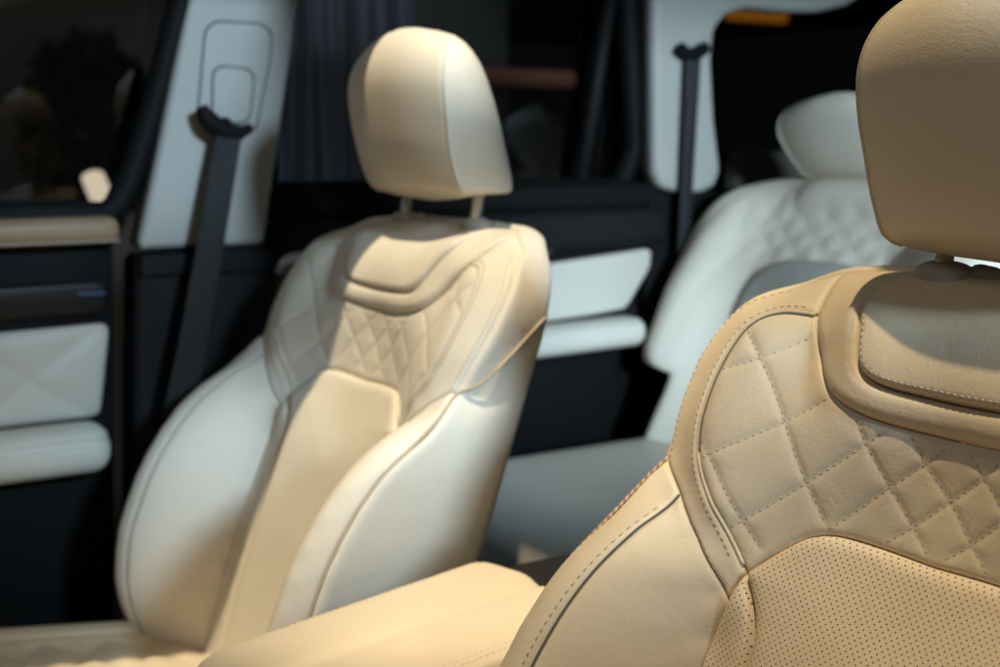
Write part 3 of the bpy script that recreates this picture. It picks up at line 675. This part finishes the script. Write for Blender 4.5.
def strap(name, A, B, wA, wB, nsel, label, cat, grp, sag=.004):
    """a flat woven strap from A to B with real thickness and rolled edges"""
    A, B = np.array(A), np.array(B); mid = (A+B)/2; mb = MB(); N = 24; V=[]; UV=[]
    for i in range(N+1):
        t = i/N; c = A*(1-t)+B*t+np.array([0,1,0])*sag*math.sin(math.pi*t); w = wA*(1-t)+wB*t
        sd = np.cross((B-A)/np.linalg.norm(B-A), [0,1,0]); sd /= np.linalg.norm(sd)
        tw = .25*math.sin(t*2.2); sd = sd*math.cos(tw)+np.array([0,1,0])*math.sin(tw); nrm = np.cross(sd,(B-A)); nrm /= np.linalg.norm(nrm)
        for s_, z in ((-1,-.0006),(-1,.0006),(-.93,.0010),(0,.0008),(.93,.0010),(1,.0006),(1,-.0006)): V.append(c+sd*s_*w/2+nrm*z); UV.append((s_*w/2, t))
    k = 7; F = [(i*k+j,i*k+(j+1)%k,(i+1)*k+(j+1)%k,(i+1)*k+j) for i in range(N) for j in range(k)]
    base = B.copy(); mb.add(np.array(V)-base, F, 0, UV); o = mb.build(name, BELT); o.location = base.tolist(); tag(o, label, cat, grp); return o
strap('seat_belt', atY(229,136,-1.100), atY(178,420,-1.085), .034, .046, 0, 'charcoal seat belt strap running down the pillar beside the far front seat', 'seat belt', 'seat belts')
# rear door
RD = np.array([-.33,-1.2,-.86])
rd = empty('cabin_door', RD, 'dark rear door with plain white leather panel and armrest between the two rows of seats', 'car door', 'doors of the far side'); rd['kind'] = 'thing'
zplate('door_body', [(.03,-.80),(.03,-.10),(-.665,-.10),(-.60,-.40),(-.52,-.80)], -1.175, .05, BLK, rd, RD)
mb = MB(); rbox(mb, np.array([-.67,-1.21,-.045])-RD, np.array([.028,-1.150,-.002])-RD, .014, n=5); mb.build('window_ledge', BLK, rd)
mb = MB(); rbox(mb, np.array([-.67,-1.18,-.105])-RD, np.array([.028,-1.138,-.042])-RD, .018, n=5); mb.build('upper_trim', BLK2, rd)
zplate('veneer_strip', [(.028,-.16),(.028,-.088),(-.42,-.088),(-.47,-.10),(-.40,-.125),(-.30,-.15)], -1.160, .012, WOOD, rd, RD)
hc = [atY(279,272,-1.125), atY(283,264,-1.118), atY(291,258,-1.118), atY(305,256,-1.125)]
mb = MB(); tube(mb, spline(hc,.003)-RD, .0065, 0, 12); mb.build('door_handle', mat('satin_silver',(.75,.77,.8),.3,metal=.6), rd)
plate('upper_panel', [(470,277),(540,265),(600,256),(661,247),(650,270),(627,309),(590,316),(520,326),(470,333)], -1.150, .02, LD, rd, RD, bev=.006, r=.006)
plate('panel_recess', [(470,330),(560,318),(640,304),(640,330),(470,350)], -1.168, .006, BLK2, rd, RD)
mb = MB()
A_ = [atY(545,346,-1.115), atY(636,329,-1.115)]
def arm2(Q): Q = Q.copy(); Q[:,2] += (Q[:,0]+.45)*(-.02); return Q-RD
rbox(mb, (-.592,-1.16,-.262), (-.15,-1.095,-.216), .021, fn=arm2, n=6); mb.build('armrest', LD, rd)
plate('pull_shadow_gap', [(600,312),(640,306),(634,318),(600,322)], -1.158, .004, BLK, rd, RD) if False else None
mb = MB(); rbox(mb, np.array([-.60,-1.17,-.56])-RD, np.array([-.05,-1.13,-.42])-RD, .02); mb.build('door_pocket', BLK2, rd)
mb = MB(); tube(mb, np.array([(.02,-1.18,.33),(.012,-1.19,-.01),(-.60,-1.19,-.012),(-.632,-1.19,.05),(-.60,-1.18,.33)])-RD, .017, 0, 12, step=.02); mb.build('window_frame', BLK, rd)
mb = MB(); tube(mb, np.array([(-.52,-1.185,0),(-.575,-1.175,.33)])-RD, .010, 0, 10); mb.build('window_divider', BLK2, rd)
mb = MB(); slab(mb, rc([Z(.03,-.02),Z(.02,.36),Z(-.63,.36),Z(-.64,-.02)],.01), at_frame(-1.205,RD), .004, .001); mb.build('window_pane', GLASS, rd, smooth=False)
# rear pillar with the arch into the roof
CPi = np.array([-.70,-1.17,-.86])
cp = empty('rear_pillar', CPi, 'light grey rear pillar trim curving into the headliner behind the rear door', 'pillar', 'pillar trims of the far side')
YC = -1.13
mb = MB(); slab(mb, rc(D([(655,-60),(655,60),(656,172),(662,187),(680,193),(704,193),(717,186),(722,170),(716,120),(713,60),(716,30),(728,14),(748,8),(790,12),(820,12),(850,5),(900,-30),(900,-60)], YC), .006), at_frame(YC, CPi), .035, .012, segs=6); mb.build('upper_trim', PILLAR, cp)
zplate('lower_trim', [(-.635,-.02),(-1.5,-.02),(-1.5,-.8),(-.60,-.8)], -1.15, .05, BLK, cp, CPi)
c = [atY(680,47,-1.11), atY(686,53,-1.11), atY(696,54,-1.11), atY(706,47,-1.11)]
mb = MB(); tube(mb, spline(c,.003)-CPi, .010, 0, 12); mb.build('belt_anchor', BLK, cp)
strap('seat_belt', atY(694,54,-1.112), atY(681,300,-1.12), .030, .034, 0, 'dark seat belt hanging in front of the light rear pillar', 'seat belt', 'seat belts', 0)
mb = MB(); rbox(mb, np.array([-1.8,-1.16,-.10])-CPi, np.array([-.93,-.2,-.045])-CPi, .02); mb.build('parcel_shelf', noisy('shelf_carpet',(.06,.05,.045),.9), cp)
# quarter window
QW = np.array([-1.1,-1.2,-.02])
q = empty('quarter_window', QW, 'dark rear side window above the second row seat', 'window'); q['kind'] = 'thing'
mb = MB(); rbox(mb, np.array([-1.6,-1.17,-.08])-QW, np.array([-.80,-1.125,.045])-QW, .015); mb.build('side_trim', noisy('brown_trim',(.05,.042,.036),.8), q)
mb = MB(); slab(mb, rc([Z(-.74,0),Z(-.74,.36),Z(-1.7,.36),Z(-1.7,0)],.02), at_frame(-1.20,QW), .004, .001); mb.build('window_pane', GLASS, q, smooth=False)
mb = MB(); tube(mb, np.array([(-1.7,-1.195,.0),(-.74,-1.195,.0),(-.74,-1.195,.35)])-QW, .012, 0, 8, step=.02); mb.build('window_seal', BLK, q)

# ------------------------------------------------------------------ roof, floor, tailgate
RFo = np.array([-.5,-.4,.36])
rf = empty('blocker_roof', RFo, 'grey cloth headliner over the cabin with an added opening that shapes the spot light', 'roof')
EDGE = -.757  # opening and rails added, their edges set to cut the spot light
mb = MB()
for lo, hi in (((.02,-1.14,.345),(.95,EDGE,.375)), ((.02,.28,.345),(.95,.40,.375)), ((-1.9,-1.14,.346),(.02,.40,.374)), ((.95,-1.14,.346),(1.05,.36,.374))): rbox(mb, np.array(lo)-RFo, np.array(hi)-RFo, .010, n=2)
mb.build('headliner', HEADL, rf)
def st(o, name): o['kind'] = 'structure'; return o
mb = MB(); mb.add([(-2,-1.2,-.86),(1.2,-1.2,-.86),(1.2,.45,-.86),(-2,.45,-.86)], [(0,1,2,3)]); st(mb.build('car_floor', CARPET), '')
mb = MB(); mb.add([(-12,-9,-1.2),(12,-9,-1.2),(12,9,-1.2),(-12,9,-1.2)], [(0,1,2,3)]); st(mb.build('showroom_floor', mat('dark_floor',(.03,.03,.032),.25)), '')
TG = np.array([-1.95,-.4,-.3])
mb = MB(); rbox(mb, np.array([-2.0,-1.15,-.86])-TG, np.array([-1.9,.4,-.05])-TG, .02); tgo = mb.build('tailgate', BLK); tgo.location = TG.tolist(); tag(tgo, 'black tailgate lining behind the second row, lost in the dark', 'tailgate')

# ------------------------------------------------------------------ showroom beyond the windows
mb = MB(); mb.add([(-14,-4.5,-1.2),(-2.6,-4.5,-1.2),(-2.6,-4.5,4),(-14,-4.5,4)], [(0,1,2,3)]); st(mb.build('dark_backdrop', mat('black_backdrop',(.006,.006,.006),.9,spec=.1)), '')  # black sheet added so the rear side window stays dark
def wall_mat():
    m = mat('dark_backdrop', (.05,.045,.04), .9); N, L = nt(m); t = N.new('ShaderNodeTexCoord'); n = N.new('ShaderNodeTexNoise'); n.inputs['Scale'].default_value=.8; n.inputs['Detail'].default_value=3; L.new(t.outputs['Object'], n.inputs[0])
    r = N.new('ShaderNodeValToRGB'); L.new(n.outputs[0], r.inputs[0]); r.color_ramp.elements[0].color=(.07,.062,.055,1); r.color_ramp.elements[1].color=(.20,.17,.14,1); L.new(r.outputs[0], N['Principled BSDF'].inputs['Base Color']); return m
mb = MB(); mb.add([(-9,-4.6,-1.2),(6,-4.6,-1.2),(6,-4.6,4),(-9,-4.6,4)], [(0,1,2,3)]); st(mb.build('showroom_wall', wall_mat()), '')
# folded sheet added to imitate streaky reflections in the rear door window
CU = np.array([-1.2,-3.2,-1.2]); mb = MB(); N_ = 220; V = []
for i in range(N_+1):
    x = -1.34+.56*i/N_; y = -3.2+.07*math.sin(i*.36)+.04*math.sin(i*.83+1)+.03*math.sin(i*.17)
    for z in (-1.2,-.4,.4,1.6): V.append((x+.02*math.sin(z*3+i*.1),y,z))
V = np.array(V); B_ = V.copy(); B_[:,1] -= .004; k = len(V)
F = [(i*4+j,(i+1)*4+j,(i+1)*4+j+1,i*4+j+1) for i in range(N_) for j in range(3)]
mb.add(np.vstack([V,B_])-CU, F+[tuple(x+k for x in f[::-1]) for f in F]); cuo = mb.build('streak_sheet', mat('grey_streak_sheet',(.16,.165,.18),.8)); cuo.location = CU.tolist(); tag(cuo, 'grey folded sheet added for the reflection streaks in the rear door window', 'streak_sheet')
# small lamps
def lampobj(name, px, py, Y, w, h, col, st_, label, grp=None, rot=0):
    c = atY(px, py, Y); mb = MB(); rbox(mb, (-w/2,-.03,-h/2), (w/2,.03,h/2), min(w,h)*.35, n=4, mi=0); o = mb.build(name, mat('lamp_'+name+str(px), col, .5, emit=col, strength=st_)); o.location = c.tolist(); o.rotation_euler = (0,rot,0); tag(o, label, 'lamp', grp); return o
lampobj('wall_lamp', 97, 187, -2.55, .045, .075, (1,.80,.55), 1.6, 'small bright lamp glowing beyond the front door window, just above the tan door sill', rot=.35)
lampobj('orange_lamp', 757, 16, -3.4, .30, .045, (1,.32,.02), .30, 'orange glowing strip lamp outside the dark rear side window')
lampobj('orange_lamp', 524, 78, -4.0, .50, .07, (.8,.30,.16), .014, 'dim orange strip lamp seen through the rear door window behind the headrest')
# dark indoor plant beyond the front door window
PL = atY(92,205,-3.5); pr = empty('potted_plant', (PL[0],PL[1],-1.2), 'dark bushy plant beyond the front door window beside the small lamp', 'plant')
mb = MB()
for i in range(900):
    p = rng.normal(size=3); p = p/np.linalg.norm(p)*rng.uniform(.3,1)**.5; c = np.array([.20*p[0],.18*p[1],1.28+.30*p[2]]); d = rng.normal(size=3); d /= np.linalg.norm(d); e = np.cross(d, rng.normal(size=3)); e /= np.linalg.norm(e)
    l, w = .05, .016; mb.add([c-d*l, c+e*w, c+d*l, c-e*w], [(0,1,2,3)])
mb.build('foliage', mat('dark_leaf',(.018,.02,.012),.9,spec=.1), pr)
mb = MB(); tube(mb, [(0,0,.28),(0,.01,1.2)], .015, 0, 8); mb.build('stem', mat('stem',(.05,.035,.02),.8), pr)
mb = MB(); lathe(mb, (0,0,0), (0,0.001,1), [(.001,0),(.13,.0),(.17,.3),(.155,.3),(.15,.26),(.01,.26)], 28); mb.build('pot', mat('pot',(.12,.10,.09),.5), pr)

# ------------------------------------------------------------------ light
W = bpy.data.worlds.new('World'); S.world = W; W.use_nodes = True
W.node_tree.nodes['Background'].inputs[0].default_value = (.60,.67,.76,1); W.node_tree.nodes['Background'].inputs[1].default_value = .085
def spot(name, loc, tgt, power, col, size=60, blend=.3, r=.03):
    l = bpy.data.lights.new(name, 'SPOT'); l.energy = power; l.color = col; l.spot_size = math.radians(size); l.spot_blend = blend; l.shadow_soft_size = r
    o = bpy.data.objects.new(name, l); COL.objects.link(o); o.location = loc; o.rotation_euler = (Vector(tgt)-Vector(loc)).to_track_quat('-Z','Y').to_euler(); return o
def area(name, loc, tgt, power, col, sx, sy):
    l = bpy.data.lights.new(name, 'AREA'); l.shape = 'RECTANGLE'; l.size = sx; l.size_y = sy; l.energy = power; l.color = col
    o = bpy.data.objects.new(name, l); COL.objects.link(o); o.location = loc; o.rotation_euler = (Vector(tgt)-Vector(loc)).to_track_quat('-Z','Y').to_euler(); return o
WARM = (1,.80,.52)
spot('near_spot', (.20,.0,2.6), (.05,-.05,-.1), 245, (1,.81,.53), 21, .5, .02)
spot('far_spot', (.62,-.42,2.6), (.03,-.67,-.1), 400, (1,.86,.61), 21, .45, .02)
spot('cool_spot', (.02,2.5,1.15), (-.02,-.76,.09), 570, (.56,.80,1), 17.8, .3, .22)
spot('rear_spot', (.25,2.3,.42), (-.80,-1.0,.06), 620, (.64,.85,1), 22, .6, .15)
spot('wall_fill', (-.3,-2.6,3.2), (-.8,-4.6,.2), 60, (1,.88,.72), 60, 1, .2)  # added lamp to lift the dark wall; no fixture known there
area('showroom_fill', (2.4,.2,1.6), (0,-.3,-.1), 6.5, (1,.93,.82), 1.2, .8)
spot('streak_fill', (-.9,-2.5,2.6), (-1.0,-3.2,.3), 110, (.8,.86,1), 20, .9, .1)  # added lamp that brightens the streaks outside the rear door; no fixture known

S.view_settings.view_transform = 'Standard'; S.view_settings.look = 'None'; S.view_settings.exposure = 0; S.view_settings.gamma = 1
S.cycles.use_denoising = True; S.cycles.max_bounces = 8; S.cycles.sample_clamp_indirect = 6
